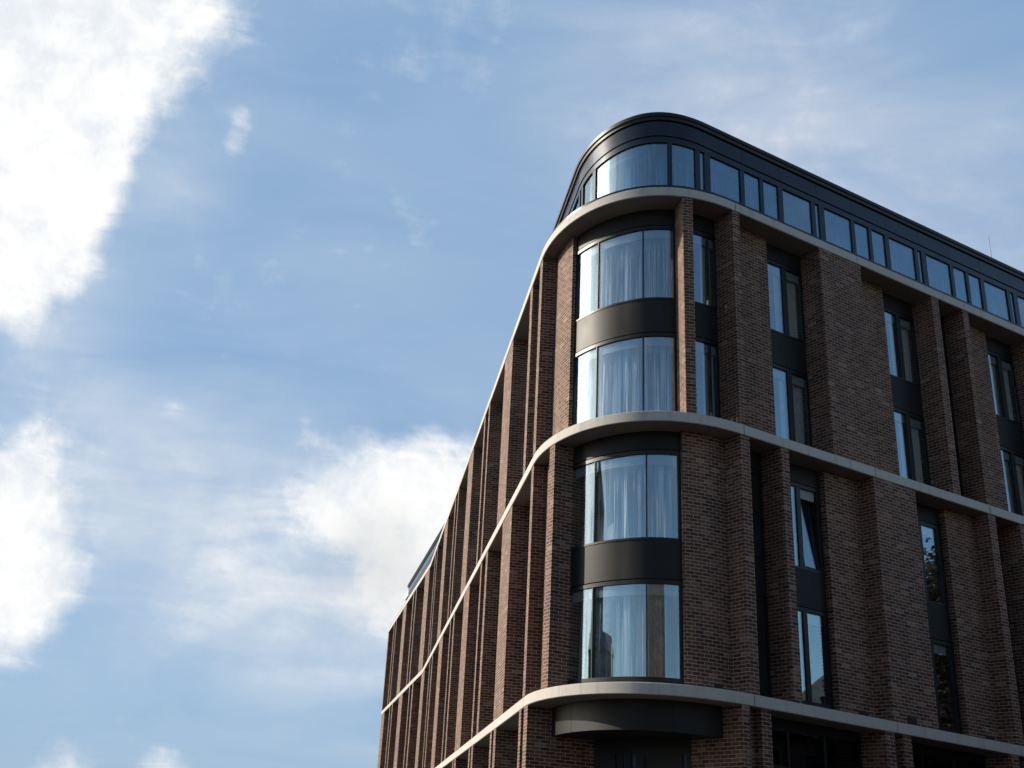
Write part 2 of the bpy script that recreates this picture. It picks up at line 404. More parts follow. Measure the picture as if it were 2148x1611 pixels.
def boxbm(bm, lo, hi, mi=0, rot=None, loc=(0, 0, 0), uvs=True):
    """box between two corners, optional rotation about z, with metre UVs round the walls"""
    uvl = bm.loops.layers.uv[0]
    x0, y0, z0 = lo; x1, y1, z1 = hi
    R = Matrix.Rotation(rot or 0.0, 3, 'Z'); T = Vector(loc)
    P = lambda x, y, z: bm.verts.new(R @ Vector((x, y, z)) + T)
    for q, uu in (([(x0, y0, z0), (x1, y0, z0), (x1, y0, z1), (x0, y0, z1)], 'x'), ([(x1, y1, z0), (x0, y1, z0), (x0, y1, z1), (x1, y1, z1)], 'x'),
                  ([(x1, y0, z0), (x1, y1, z0), (x1, y1, z1), (x1, y0, z1)], 'y'), ([(x0, y1, z0), (x0, y0, z0), (x0, y0, z1), (x0, y1, z1)], 'y'),
                  ([(x0, y0, z1), (x1, y0, z1), (x1, y1, z1), (x0, y1, z1)], 'z'), ([(x0, y1, z0), (x1, y1, z0), (x1, y0, z0), (x0, y0, z0)], 'z')):
        f = bm.faces.new([P(*v) for v in q]); f.material_index = mi
        for lo_, v in zip(f.loops, q):
            lo_[uvl].uv = (v[0], v[2]) if uu == 'x' else (v[1], v[2]) if uu == 'y' else (v[0], v[1])

# ------------------------------------------------------------------ ground
bm = B(); uvl = bm.loops.layers.uv[0]
f = bm.faces.new([bm.verts.new(v) for v in ((-400, -400, 0), (400, -400, 0), (400, 400, 0), (-400, 400, 0))])
tag(link('ground', bm, M['asphalt']), kind='structure')
bm = B()                                           # pavement round the building, with a kerb step
sweep(bm, UL, UR, rect(-3.0, 1.6, -0.05, 0.12))
tag(link('pavement', bm, M['paving']), kind='structure')

# ------------------------------------------------------------------ the brick building
bld = empty('apartment_building', ROOT_LOC)
tag(bld, 'dark brown brick building with rounded glazed corner, pale stone bands and metal top floor', 'building')

def part(name, bm, material, parent=None):
    return link(name, bm, material, parent or bld)

def pier(u0, u1, d, z0, z1, back=1.0):
    bm = B(); sweep(bm, u0, u1, rect(d, back, z0, z1), skip=(1,)); return part('brick_pier', bm, M['brick'])
def panel(u0, u1, d, z0, z1, back=1.0, dfun=None):
    bm = B(); sweep(bm, u0, u1, rect(d, back, z0, z1), skip=(1,), dfun=dfun); return part('brick_panel', bm, M['brick'])

# stone bands: one piece each, with the joint grooves the photo shows
def band(z):
    bm = B(); e = 0.012
    joints = sorted([0.08 + 4.47 * k for k in range(-0, 6)] + [-7.06 - 5.38 * k for k in range(12)])
    joints = [j for j in joints if UL + 0.5 < j < UR - 0.5]
    cuts = [UL] + joints + [UR]
    prof = [(0.0, z + e), (e, z), (1.05, z), (1.05, z + HB), (e, z + HB), (0.0, z + HB - e)]
    for a, b in zip(cuts[:-1], cuts[1:]):
        sweep(bm, a + 0.010, b - 0.010, prof, skip=(2,))
    sweep(bm, UL + 0.02, UR - 0.02, rect(0.012, 1.0, z + 0.01, z + HB - 0.01), caps=(False, False), skip=(1,), mi=1)
    sb = part('stone_band', bm, [M['stone'], M['black']])
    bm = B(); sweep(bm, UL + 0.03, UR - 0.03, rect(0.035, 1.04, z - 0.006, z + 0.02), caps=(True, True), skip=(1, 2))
    link('soffit_shade', bm, M['soffit'], sb)  # added layer below the band; its dark brown stands in for shade
    return sb
for z in (Z3, Z2, Z1): band(z)

zA0, zA1 = Z2 + HB, Z1           # upper pair of storeys
zB0, zB1 = Z3 + HB, Z2           # lower pair
# glazing levels above the band below: (glass bottom, glass top) of both storeys
LEV_A = [(0.30, 2.50), (3.57, 5.55)]
LEV_B = [(0.47, 2.53), (3.60, 5.62)]
DW = 0.66

def dwin(u):      # the corner window stands a little further forward at its left end
    return float(np.interp(u, [-5.6, -5.2, -4.6, -3.3], [0.50, 0.53, 0.57, 0.66])) - DW

def frame_bar(bm, u0, u1, z0, z1, dfun=None, d0=None, d1=None):
    a = DW if d0 is None else d0
    sweep(bm, u0, u1, rect(a, (a + 0.11) if d1 is None else d1, z0, z1), dfun=dfun)

def window(u0, u1, zb, zt, mull, parent=None, sill=0.06, head=0.09, jamb=(0.07, 0.07), glassm='glass', dfun=None, bars=(), blind=True, open_pane=None, d=DW):
    """one storey's window: frame (with mullions) > panes, blind box. zb..zt is the glass height"""
    bm = B()
    frame_bar(bm, u0, u1, zb - sill, zb, dfun, d)
    frame_bar(bm, u0, u1, zt, zt + head, dfun, d)
    frame_bar(bm, u0, u0 + jamb[0], zb, zt, dfun, d + 0.004)
    frame_bar(bm, u1 - jamb[1], u1, zb, zt, dfun, d + 0.004)
    for a, b in mull: frame_bar(bm, a, b, zb, zt, dfun, d + 0.006)
    for z in bars: frame_bar(bm, u0 + jamb[0], u1 - jamb[1], z - 0.03, z + 0.03, dfun, d + 0.01)
    fr = part('window', bm, M['frame'])
    edges = [u0 + jamb[0]] + [e for mm in mull for e in mm] + [u1 - jamb[1]]
    for i in range(0, len(edges), 2):
        a, b = edges[i], edges[i + 1]
        if open_pane == i // 2:
            sash(a, b, zb, zt, fr); continue
        bm = B(); sweep(bm, a, b, rect(d + 0.035, d + 0.05, zb, zt), dfun=dfun, step=0.07)
        link('pane', bm, M[glassm], fr)
    if blind:
        bm = B(); sweep(bm, u0 + 0.02, u1 - 0.02, rect(d + 0.08, d + 0.13, zt - 0.24, zt + 0.1), dfun=dfun)
        link('blind_box', bm, M['blindbox'], fr)
    return fr

def sash(a, b, zb, zt, fr):
    """a pane hinged at its foot and tilted in at the top"""
    bm = B(); uvl = bm.loops.layers.uv[0]
    tilt = 0.20
    def quadbox(bm, ua, ub, za, zc, d0, d1):
        vs = []
        for u, z, d in ((ua, za, d0), (ub, za, d0), (ub, zc, d0), (ua, zc, d0), (ua, za, d1), (ub, za, d1), (ub, zc, d1), (ua, zc, d1)):
            p = pt(u, d + tilt * (z - zb) / (zt - zb)); vs.append(bm.verts.new((p[0], p[1], z)))
        for q in ((0, 1, 2, 3), (5, 4, 7, 6), (1, 5, 6, 2), (4, 0, 3, 7), (3, 2, 6, 7), (4, 5, 1, 0)):
            bm.faces.new([vs[i] for i in q])
    d0, d1 = DW + 0.02, DW + 0.08
    for q in ((a, b, zb, zb + 0.06), (a, b, zt - 0.07, zt), (a, a + 0.05, zb + 0.06, zt - 0.07), (b - 0.06, b, zb + 0.06, zt - 0.07)):
        quadbox(bm, *q, d0, d1)
    s = link('tilted_sash', bm, M['frame'], fr)
    s['label'] = 'sash tilted inwards at the top'
    bm = B(); quadbox(bm, a + 0.05, b - 0.06, zb + 0.06, zt - 0.07, d0 + 0.02, d0 + 0.035)
    link('pane', bm, M['glass'], fr)

def spandrel(u0, u1, z0, z1, dfun=None, d=DW, seams=()):
    """metal panel between storeys, with a dark shadow gap at its foot"""
    bm = B()
    cuts = [u0] + list(seams) + [u1]
    for a, b in zip(cuts[:-1], cuts[1:]):
        sweep(bm, a + (0.005 if a != u0 else 0), b - (0.005 if b != u1 else 0), rect(d + 0.012, d + 0.1, z0 + 0.03, z1), dfun=dfun)
    sweep(bm, u0, u1, rect(d + 0.05, d + 0.12, z0, z1 - 0.02), dfun=dfun, mi=1)
    return part('spandrel_panel', bm, [M['metal'], M['black']])

def bay(u0, u1, z0, z1, lev, mull, dfun=None, jamb=(0.07, 0.07), opens=None, glassm='glass'):
    (a0, a1), (b0, b1) = [(z0 - HB + x, z0 - HB + y) for x, y in lev]
    sill = min(0.13, a0 - z0 - 0.002) if a0 - z0 > 0.06 else a0 - z0 - 0.002
    window(u0, u1, a0, a1, mull, sill=max(0.03, sill), dfun=dfun, jamb=jamb, glassm=glassm)
    window(u0, u1, b0, b1, mull, sill=0.05, dfun=dfun, jamb=jamb, open_pane=opens, glassm=glassm)
    spandrel(u0, u1, a1 + 0.09, b0 - 0.05, dfun)
    spandrel(u0, u1, b1 + 0.09, z1 - 0.002, dfun)

# ---- right front
P = 8.95
for k in range(3):
    o = P * k
    def ok(u): return u + o < UR
    if k == 0: pier(-1.48, -1.22, 0.02, zA0, zA1)
    pier(-0.02 + o, 0.22 + o, 0.02, zA0, zA1)
    panel(0.22 + o, 1.69 + o, 0.53, zA0, zA1)
    bay(1.69 + o, 3.10 + o, zA0, zA1, LEV_A, [(2.355 + o, 2.515 + o)])
    pier(3.10 + o, 4.68 + o, 0.02, zA0, zA1)
    if k == 2: break
    panel(4.68 + o, 6.17 + o, 0.53, zA0, zA1)
    bay(6.17 + o, 7.58 + o, zA0, zA1, LEV_A, [(6.83 + o, 6.99 + o)])
    pier(7.58 + o, 7.87 + o, 0.02, zA0, zA1)
    bay(7.87 + o, 8.93 + o, zA0, zA1, LEV_A, [], jamb=(0.09, 0.07), glassm='backglass')
bay(-1.22, -0.02, zA0, zA1, LEV_A, [(-0.32, -0.29)], jamb=(0.08, 0.05))
for k in range(3):
    o = P * k
    pier(-0.03 + o, 0.26 + o, 0.02, zB0, zB1)
    bay(0.26 + o, 1.28 + o, zB0, zB1, LEV_B, [], jamb=(0.07, 0.07), glassm='backglass')
    pier(1.28 + o, 1.54 + o, 0.02, zB0, zB1)
    bay(1.54 + o, 3.25 + o, zB0, zB1, LEV_B, [(2.425 + o, 2.565 + o)], opens=1 if k == 0 else None, jamb=(0.09, 0.13))
    panel(3.25 + o, 4.46 + o, 0.50, zB0, zB1)
    if k == 2: break
    pier(4.46 + o, 6.03 + o, 0.02, zB0, zB1)
    bay(6.03 + o, 7.77 + o, zB0, zB1, LEV_B, [(6.86 + o, 7.0 + o)], jamb=(0.09, 0.19))
    panel(7.77 + o, 8.92 + o, 0.50, zB0, zB1)
# ---- rounded corner
panel(-6.93, -5.36, 0.42, zA0, zA1)
bay(-5.36, -1.48, zA0, zA1, LEV_A, [(-4.32, -4.285), (-2.63, -2.59)], dfun=dwin, jamb=(0.06, 0.07))
panel(-1.41, -0.03, 0.545, zB0, zB1)
panel(-6.98, -5.54, 0.37, zB0, zB1)
pier(-5.54, -5.25, 0.015, zB0, zB1)
bay(-5.36, -1.41, zB0, zB1, LEV_B, [(-4.32, -4.285), (-2.53, -2.49)], dfun=dwin, jamb=(0.07, 0.09))

# ---- left front (runs past the kink)
def left_bay(l0, l1, z0, z1, lev, dark=False):
    bay(L(l1), L(l0), z0, z1, lev, [], glassm='darkglass' if dark else 'glass')
def lp(l0, l1, z0, z1): pier(L(min(l1, 65.2)), L(l0), 0.02, z0, z1)
def lpan(l0, l1, d, z0, z1): panel(L(min(l1, 65.2)), L(l0), d, z0, z1)
def lsheet(l0, l1, z0, z1, lev):
    """two storeys of one left-hand window as a single frame (steeply foreshortened)"""
    l1 = min(l1, 65.2)
    u0, u1 = L(l1), L(l0)
    (a0, a1), (b0, b1) = [(z0 - HB + x, z0 - HB + y) for x, y in lev]
    bm = B()
    for za, zb_ in ((z0, a0), (a1, a1 + 0.09), (b0 - 0.05, b0), (b1, b1 + 0.09)): frame_bar(bm, u0, u1, za, zb_)
    for a, b in ((u0, u0 + 0.07), (u1 - 0.07, u1)):
        frame_bar(bm, a, b, a0, a1, d0=DW + 0.004); frame_bar(bm, a, b, b0, b1, d0=DW + 0.004)
    fr = part('window', bm, M['frame'])
    for za, zb_ in ((a0, a1), (b0, b1)):
        bm = B(); sweep(bm, u0 + 0.07, u1 - 0.07, rect(DW + 0.035, DW + 0.05, za, zb_)); link('pane', bm, M['glass'], fr)
    bm = B()
    for za, zb_ in ((a1 + 0.12, b0 - 0.05), (b1 + 0.12, z1)): sweep(bm, u0, u1, rect(DW + 0.012, DW + 0.1, za, zb_))
    link('spandrel', bm, M['metal'], fr)

lp(5.55, 5.95, zA0, zA1); lsheet(5.95, 7.22, zA0, zA1, LEV_A); lp(7.22, 7.65, zA0, zA1)
lpan(7.65, 9.3, 0.5, zA0, zA1); lsheet(9.3, 11.04, zA0, zA1, LEV_A)
for k in range(6):
    o = 10.75 * k
    lp(11.04 + o, 12.9 + o, zA0, zA1)
    if 12.9 + o > 65: break
    lpan(12.9 + o, 14.9 + o, 0.5, zA0, zA1); lsheet(14.9 + o, 16.7 + o, zA0, zA1, LEV_A)
    lp(16.7 + o, 17.05 + o, zA0, zA1)
    if k < 5: lsheet(17.05 + o, 18.02 + o, zA0, zA1, LEV_A)
    lp(18.02 + o, 18.4 + o, zA0, zA1)
    lpan(18.4 + o, 20.1 + o, 0.5, zA0, zA1)
    if 20.1 + o < 65: lsheet(20.1 + o, 21.79 + o, zA0, zA1, LEV_A)
lp(5.70, 6.08, zB0, zB1); lsheet(6.08, 7.9, zB0, zB1, LEV_B); lpan(7.9, 9.47, 0.55, zB0, zB1)
for k in range(6):
    o = 10.68 * k
    lp(9.47 + o, 11.4 + o, zB0, zB1)
    if 11.4 + o > 64: break
    lsheet(11.4 + o, 13.2 + o, zB0, zB1, LEV_B); lpan(13.2 + o, 14.9 + o, 0.5, zB0, zB1)
    lp(14.9 + o, 15.38 + o, zB0, zB1)
    lsheet(15.38 + o, 16.46 + o, zB0, zB1, LEV_B)
    lp(16.46 + o, 16.84 + o, zB0, zB1)
    lsheet(16.84 + o, 18.6 + o, zB0, zB1, LEV_B)
    lpan(18.6 + o, 20.15 + o, 0.5, zB0, zB1)

# ---- ground storey
def shopfront(u0, u1):
    bm = B(); d = 0.74
    zt = Z3 - 0.01
    sweep(bm, u0, u1, rect(d, d + 0.1, 0.12, 0.35)); sweep(bm, u0, u1, rect(d, d + 0.1, zt - 0.22, zt))
    sweep(bm, u0, u1, rect(d + 0.004, d + 0.1, zt - 1.12, zt - 1.02))
    n = max(2, round((u1 - u0) / 1.2))
    for i in range(n + 1):
        x = u0 + (u1 - u0 - 0.07) * i / n
        sweep(bm, x, x + 0.07, rect(d + 0.006, d + 0.09, 0.35, zt - 0.22))
    fr = part('shopfront', bm, M['frame'])
    for za, zb_ in ((0.35, zt - 1.12), (zt - 1.02, zt - 0.22)):
        bm = B(); sweep(bm, u0 + 0.07, u1 - 0.07, rect(d + 0.035, d + 0.05, za, zb_))
        link('pane', bm, M['darkglass'], fr)
for k in range(5):
    o = 4.47 * k
    bm = B(); sweep(bm, -0.30 + o + (0.03 if k == 0 else 0), 0.0 + o - (0.05 if k == 0 else 0), rect(0.03, 1.75 if k == 0 else 1.0, 0.0, Z3), skip=(1,))
    part('brick_pier', bm, M['brick'])
    panel(-0.01 + o, 0.34 + o, 0.32, 0.0, Z3)
    pier(0.34 + o, 0.63 + o, 0.08, 0.0, Z3)
    shopfront(0.63 + o, 4.17 + o)
for k in range(12):
    o = 5.38 * k
    if 6.52 + o > 65: break
    bm = B(); sweep(bm, L(5.76 + o), L(5.30 + o), rect(0.02, 1.7 if k == 0 else 1.0, 0.0, Z3), skip=(1,)); part('brick_pier', bm, M['brick'])
    panel(L(6.18 + o), L(5.76 + o), 0.32, 0.0, Z3)
    pier(L(6.52 + o), L(6.18 + o), 0.02, 0.0, Z3)
    if 10.68 + o < 65.2: shopfront(L(10.68 + o), L(6.52 + o))

# ---- entrance under the corner: curved metal canopy, glazed screen
ZC0 = Z3 - 0.66
bm = B()
cuts = [-6.56, -5.19, -1.73, -0.28]
for a, b in zip(cuts[:-1], cuts[1:]):
    sweep(bm, a + 0.006, b - 0.006, [(0.62, ZC0), (1.7, ZC0), (1.7, Z3 - 0.003), (0.62, Z3 - 0.003)], skip=(1,))
sweep(bm, -6.56, -0.28, rect(0.64, 1.7, ZC0 + 0.02, Z3 - 0.01), mi=1, caps=(False, False), skip=(1, 0, 2))
part('entrance_canopy', bm, [M['metal'], M['black']])
pa, pb = pt(-6.56, 1.65), pt(-0.28, 1.70)
mid = (pa + pb) / 2; ax = (pb - pa); wid = np.hypot(*ax); ax = ax / wid; nx = np.array([-ax[1], ax[0]])
bm = B(); fz = ZC0
def plan_box(bm, s0, s1, e0, e1, z0, z1, mi=0):
    q = [mid + ax * s + nx * e for s, e in ((s0, e0), (s1, e0), (s1, e1), (s0, e1))]
    lo = [bm.verts.new((p[0], p[1], z0)) for p in q]; hi = [bm.verts.new((p[0], p[1], z1)) for p in q]
    for f_ in ([0, 1], [1, 2], [2, 3], [3, 0]):
        fc = bm.faces.new([lo[f_[0]], lo[f_[1]], hi[f_[1]], hi[f_[0]]]); fc.material_index = mi
    bm.faces.new(hi).material_index = mi; bm.faces.new(lo[::-1]).material_index = mi
hw = wid / 2
strips = [(-0.66, 0.05), (-0.46, 0.07), (-0.20, 0.15), (0.10, 0.08), (1.10, 0.11)]
xs = [-hw] + [v for c_, w_ in strips for v in (c_ - w_ / 2, c_ + w_ / 2)] + [hw]
for i in range(0, len(xs), 2):                  # dark doors and fixed leaves between the glazed slots
    plan_box(bm, xs[i], xs[i + 1], 0.0, 0.12, 0.12, fz - 0.3)
    for k in range(1, max(1, int((xs[i + 1] - xs[i]) / 0.6))):
        x = xs[i] + (xs[i + 1] - xs[i]) * k / max(1, int((xs[i + 1] - xs[i]) / 0.6)); plan_box(bm, x - 0.02, x + 0.02, -0.02, 0.0, 0.12, fz - 0.3)
for z0, z1 in ((fz - 0.3, fz + 0.1), (2.5, 2.58)): plan_box(bm, -hw, hw, -0.012, 0.125, z0, z1)
ent = part('entrance_screen', bm, M['frame'])
for c_, w_ in strips:
    bm = B(); plan_box(bm, c_ - w_ / 2, c_ + w_ / 2, 0.04, 0.055, 0.12, fz - 0.3)
    link('pane', bm, M['glass'], ent)
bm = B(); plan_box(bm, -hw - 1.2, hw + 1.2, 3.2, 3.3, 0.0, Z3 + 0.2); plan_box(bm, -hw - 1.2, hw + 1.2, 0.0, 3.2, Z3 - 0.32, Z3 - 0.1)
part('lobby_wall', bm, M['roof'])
# ---- weep vents at the foot of the recessed brick panels
for u0, u1, d in ((-0.58, -0.34, 0.535), (3.90, 4.20, 0.49), (8.42, 8.74, 0.49), (4.95, 5.25, 0.012)):
    bm = B(); sweep(bm, u0, u1, rect(d - 0.006, d + 0.05, zB0 + 0.03, zB0 + 0.19))
    for j in range(3): sweep(bm, u0 + 0.01, u1 - 0.01, rect(d - 0.014, d, zB0 + 0.05 + 0.045 * j, zB0 + 0.07 + 0.045 * j))
    part('air_vent', bm, M['black'])

# ---- set-back top floor
DP = 1.02
ZP0 = Z1 + HB
bm = B(); sweep(bm, UL + 0.02, UR - 0.02, rect(0.018, 0.9, ZP0 + 0.002, ZP0 + 0.068), skip=(1,))
part('band_flashing', bm, M['fascia'])
ZG0, ZG1 = Z1 + 0.42, Z1 + 2.33
seqR = [(-5.28, -1.58), (-1.38, -0.36), (-0.15, 0.04)]
for k in range(5):
    o = 4.37 * k
    seqR += [(0.25 + o, 1.35 + o), (1.50 + o, 2.09 + o), (2.22 + o, 2.79 + o), (2.97 + o, 4.09 + o), (4.25 + o, 4.41 + o)]
PUL, PUR = L(62.6), UR - 0.4
seqL = [(-6.4, -5.50), (-6.78, -6.58)]
for k in range(13):
    o = -4.37 * k
    seqL += [(-8.08 + o, -6.98 + o), (-8.82 + o, -8.23 + o), (-9.52 + o, -8.95 + o), (-10.82 + o, -9.70 + o), (-11.14 + o, -10.98 + o)]
allp = sorted([p for p in seqL + seqR if PUL + 0.2 < p[0] and p[1] < PUR - 0.1])
def strip_window(panes, u0, u1):
    bm = B(); d = DP
    sweep(bm, u0, u1, rect(d, d + 0.12, ZP0 + 0.07, ZG0)); sweep(bm, u0, u1, rect(d, d + 0.12, ZG1, ZG1 + 0.17))
    e = [u0] + [x for p in panes for x in p] + [u1]
    for i in range(0, len(e), 2):
        if e[i + 1] - e[i] > 0.01: sweep(bm, e[i], e[i + 1], rect(d + 0.005, d + 0.115, ZG0, ZG1))
    fr = part('strip_window', bm, M['fascia'])
    for a, b in panes:
        bm = B(); sweep(bm, a, b, rect(d + 0.04, d + 0.055, ZG0, ZG1), step=0.07); link('pane', bm, M['topglass'], fr)
    bm = B(); sweep(bm, u0 + 0.05, u1 - 0.05, rect(d + 0.16, d + 0.22, ZG1 - 0.24, ZG1 + 0.12)); link('blind_box', bm, M['blindbox'], fr)
groups = [[]]
for p in allp:
    groups[-1].append(p)
    if p[1] - p[0] < 0.25: groups.append([])
groups = [g_ for g_ in groups if g_]
prev = PUL
for i, g_ in enumerate(groups):
    nxt = PUR if i == len(groups) - 1 else (g_[-1][1] + groups[i + 1][0][0]) / 2
    strip_window(g_, prev, nxt); prev = nxt
seams = sorted([-0.04 + 1.45 * k for k in range(16)] + [-1.55, -5.45] + [-6.9 - 1.45 * k for k in range(38)])
seams = [PUL] + [s for s in seams if PUL + 0.3 < s < PUR - 0.3] + [PUR]
bm = B()
for a, b in zip(seams[:-1], seams[1:]):
    sweep(bm, a + 0.005, b - 0.005, rect(DP - 0.02, DP + 0.1, ZG1 + 0.205, Z1 + 2.99))
sweep(bm, PUL, PUR, rect(DP + 0.02, DP + 0.12, ZG1 + 0.171, Z1 + 3.02), mi=1)
part('fascia_cladding', bm, [M['fascia'], M['black']])
bm = B()
z = Z1 + 3.02
sweep(bm, PUL - 0.05, PUR + 0.05, [(0.955, z), (1.5, z), (1.5, z + 0.09), (0.935, z + 0.09)], skip=(1,))
sweep(bm, PUL - 0.06, PUR + 0.06, [(0.90, z + 0.092), (1.5, z + 0.092), (1.5, z + 0.27), (0.98, z + 0.27), (0.90, z + 0.2)], skip=(1,))
part('roof_edge', bm, M['frame'])
bm = B()                                            # end wall of the top floor at the far left
sweep(bm, PUL, PUL + 0.02, rect(DP, 12.0, ZP0, Z1 + 3.0)); part('end_wall', bm, M['roof'])
bm = B()
ring = [pt(u, 1.3) for u in ulist(PUL, PUR)] + [pt(PUR, 13.0), pt(-30.0, 13.0), pt(PUL, 12.0)]
fc = bm.faces.new([bm.verts.new((p[0], p[1], Z1 + 3.15)) for p in ring])
if fc.normal.z < 0: fc.normal_flip()
bmesh.ops.triangulate(bm, faces=bm.faces[:])
part('roof', bm, M['roof'])

# ---- floors, inner walls and the two end walls
for z0, z1 in ((Z3 - 0.25, Z3 + 0.27), (Z3 + 2.72, Z3 + 3.45), (Z2 - 0.35, Z2 + 0.24), (Z2 + 2.72, Z2 + 3.45), (Z1 - 0.35, Z1 + 0.24), (Z1 + 2.6, Z1 + 2.98)):
    bm = B(); sweep(bm, UL + 0.1, UR - 0.1, rect(1.06 if z0 > Z1 + 1 or z0 > Z3 + 0 and abs(z0 - Z3 + .25) > .1 else 1.06, 2.15, z0, z1), caps=(False, False))
    part('floor_slab', bm, M['slab'])
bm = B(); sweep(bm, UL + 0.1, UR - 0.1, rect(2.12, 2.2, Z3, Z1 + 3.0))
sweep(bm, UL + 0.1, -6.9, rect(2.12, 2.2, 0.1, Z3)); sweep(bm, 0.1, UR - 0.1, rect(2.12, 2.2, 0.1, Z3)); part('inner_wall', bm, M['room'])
bm = B(); sweep(bm, UL, UL + 0.3, rect(0.35, 14.0, 0.0, Z1), caps=(True, False)); part('end_wall', bm, M['brick'])
bm = B(); sweep(bm, UR - 0.3, UR, rect(0.35, 12.0, 0.0, Z1), caps=(False, True)); part('end_wall', bm, M['brick'])

# ------------------------------------------------------------------ curtains (each hangs inside, so it is a thing)
def curtain(u0, u1, z0, z1, d, label, dfun=None, seed=0, fold=0.24, amp=0.05, m='curtain'):
    rnd = random.Random(seed)
    bm = B(); uvl = bm.loops.layers.uv[0]
    n = max(12, int((u1 - u0) / 0.018)); rows = 9
    ph = [rnd.uniform(0, 6.28) for _ in range(6)]
    loc = pt((u0 + u1) / 2, d + (dfun or (lambda u: 0))((u0 + u1) / 2))
    grid = []
    for r in range(rows):
        v = r / (rows - 1); row = []
        for i in range(n + 1):
            u = u0 + (u1 - u0) * i / n
            a = 2 * math.pi * u / fold + 1.1 * math.sin(u * 5.3 + ph[4])
            s = math.sin(a + 1.3 * math.sin(u * 2.1 + ph[0]) + 0.5 * v * math.sin(u * 3 + ph[1]))
            s += 0.5 * math.sin(a * 0.43 + ph[2] + 0.9 * v) + 0.35 * math.sin(a * 1.9 + ph[3] - 0.6 * v)
            dd = d + amp * (0.55 + 0.75 * (1 - v)) * s + (dfun(u) if dfun else 0)
            p = pt(u, dd); row.append(bm.verts.new((p[0] - loc[0], p[1] - loc[1], z0 + (z1 - z0) * v - z0)))
        grid.append(row)
    for r in range(rows - 1):
        for i in range(n):
            f = bm.faces.new([grid[r][i], grid[r][i + 1], grid[r + 1][i + 1], grid[r + 1][i]]); f.smooth = True
    o = link('curtain', bm, M[m]); o.location = (loc[0], loc[1], z0)
    return tag(o, label, 'curtain', 'sheer curtains inside the windows')

cz = lambda z0, lv: (z0 - HB + lv[0] + 0.02, z0 - HB + lv[1] - 0.05)
DC = DW + 0.30
for tier, z0, LV in (('A', zA0, LEV_A), ('B', zB0, LEV_B)):
    for j, lv in enumerate(LV):
        a, b = cz(z0, lv)
        nm = {('A', 1): 'sheer curtain in the curved corner window just under the uppermost stone band',
              ('A', 0): 'sheer white curtain in the curved corner window standing on the middle stone band',
              ('B', 1): 'sheer curtain in the curved corner window just under the middle stone band',
              ('B', 0): 'pale curtain in the curved corner window standing on the lowest stone band'}[(tier, j)]
        if (tier, j) == ('B', 0):
            curtain(-3.78, -2.78, a, b, DC, nm, dfun=dwin, seed=21)
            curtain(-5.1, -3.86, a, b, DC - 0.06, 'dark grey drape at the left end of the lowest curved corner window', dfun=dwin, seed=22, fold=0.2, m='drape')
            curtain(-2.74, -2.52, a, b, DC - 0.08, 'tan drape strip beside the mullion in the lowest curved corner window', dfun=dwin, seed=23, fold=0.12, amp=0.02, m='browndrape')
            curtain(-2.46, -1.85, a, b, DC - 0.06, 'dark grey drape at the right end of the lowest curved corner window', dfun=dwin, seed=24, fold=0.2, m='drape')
        else:
            curtain(-5.15, -1.62, a, b, DC, nm, dfun=dwin, seed=11 + j + (5 if tier == 'B' else 0), fold=(0.3, 0.22)[j] if tier == 'A' else 0.36, amp=0.07)
curtain(-5.2, -1.62, ZG0 + 0.02, ZG1 - 0.03, DP + 0.34, 'sheer white curtain behind the big curved pane of the metal top floor', seed=31)
curtain(-1.4, -0.3, ZG0 + 0.02, ZG1 - 0.03, DP + 0.34, 'sheer curtain in the top floor pane just right of the big curved pane', seed=32)
curtain(-6.45, -5.5, ZG0 + 0.02, ZG1 - 0.03, DP + 0.34, 'sheer curtain in the top floor pane just left of the big curved pane', seed=33)
ordn = ['first', 'second', 'third']
for k in range(3):
    o = 4.37 * k
    curtain(0.2 + o, 4.15 + o, ZG0 + 0.02, ZG1 - 0.03, DP + 0.36, 'curtain behind the %s group of four straight top floor panes from the corner' % ordn[k], seed=40 + k, amp=0.03)
for j, lv in enumerate(LEV_A):
    a, b = cz(zA0, lv); st = 'lower' if j == 0 else 'upper'
    curtain(-0.45, -0.06, a, b, DW + 0.17, 'beige curtain in the %s slim window between two narrow piers beside the corner' % st, seed=50 + j, m='beige', amp=0.02)
    for q, o in enumerate((0.0, 4.48, 8.95)):
        if o == 8.95 and j == 0: pass
        curtain(2.2 + o, 3.04 + o, a, b, DW + 0.17, 'beige curtain in the %s window of the %s bay right of corner, above middle band' % (st, ordn[q]), seed=60 + j + 3 * q, m='beige', amp=0.02, fold=0.3)

# ------------------------------------------------------------------ mast on the roof
bp_ = pt(20.24 - 4.805, 3.0)
mast = empty('roof_antenna', (bp_[0], bp_[1], Z1 + 3.15))
tag(mast, 'thin grey mast rising from the flat roof behind the dark parapet', 'antenna')
def tube(bm, p0, p1, r0, r1, n=8):
    p0, p1 = Vector(p0), Vector(p1); ax_ = (p1 - p0).normalized()
    s = ax_.orthogonal().normalized(); t_ = ax_.cross(s)
    ra = [bm.verts.new(p0 + (s * math.cos(2 * math.pi * i / n) + t_ * math.sin(2 * math.pi * i / n)) * r0) for i in range(n)]
    rb = [bm.verts.new(p1 + (s * math.cos(2 * math.pi * i / n) + t_ * math.sin(2 * math.pi * i / n)) * r1) for i in range(n)]
    for i in range(n):
        f = bm.faces.new([ra[i], ra[(i + 1) % n], rb[(i + 1) % n], rb[i]]); f.smooth = True
    bm.faces.new(ra[::-1]); bm.faces.new(rb)
bm = B(); tube(bm, (0, 0, 0), (0, 0, 3.05), 0.02, 0.012)
link('pole', bm, M['mast'], mast).matrix_parent_inverse = Matrix.Identity(4)
bm = B(); tube(bm, (0, 0, 0), (0, 0, 0.25), 0.12, 0.05)
link('base', bm, M['mast'], mast).matrix_parent_inverse = Matrix.Identity(4)

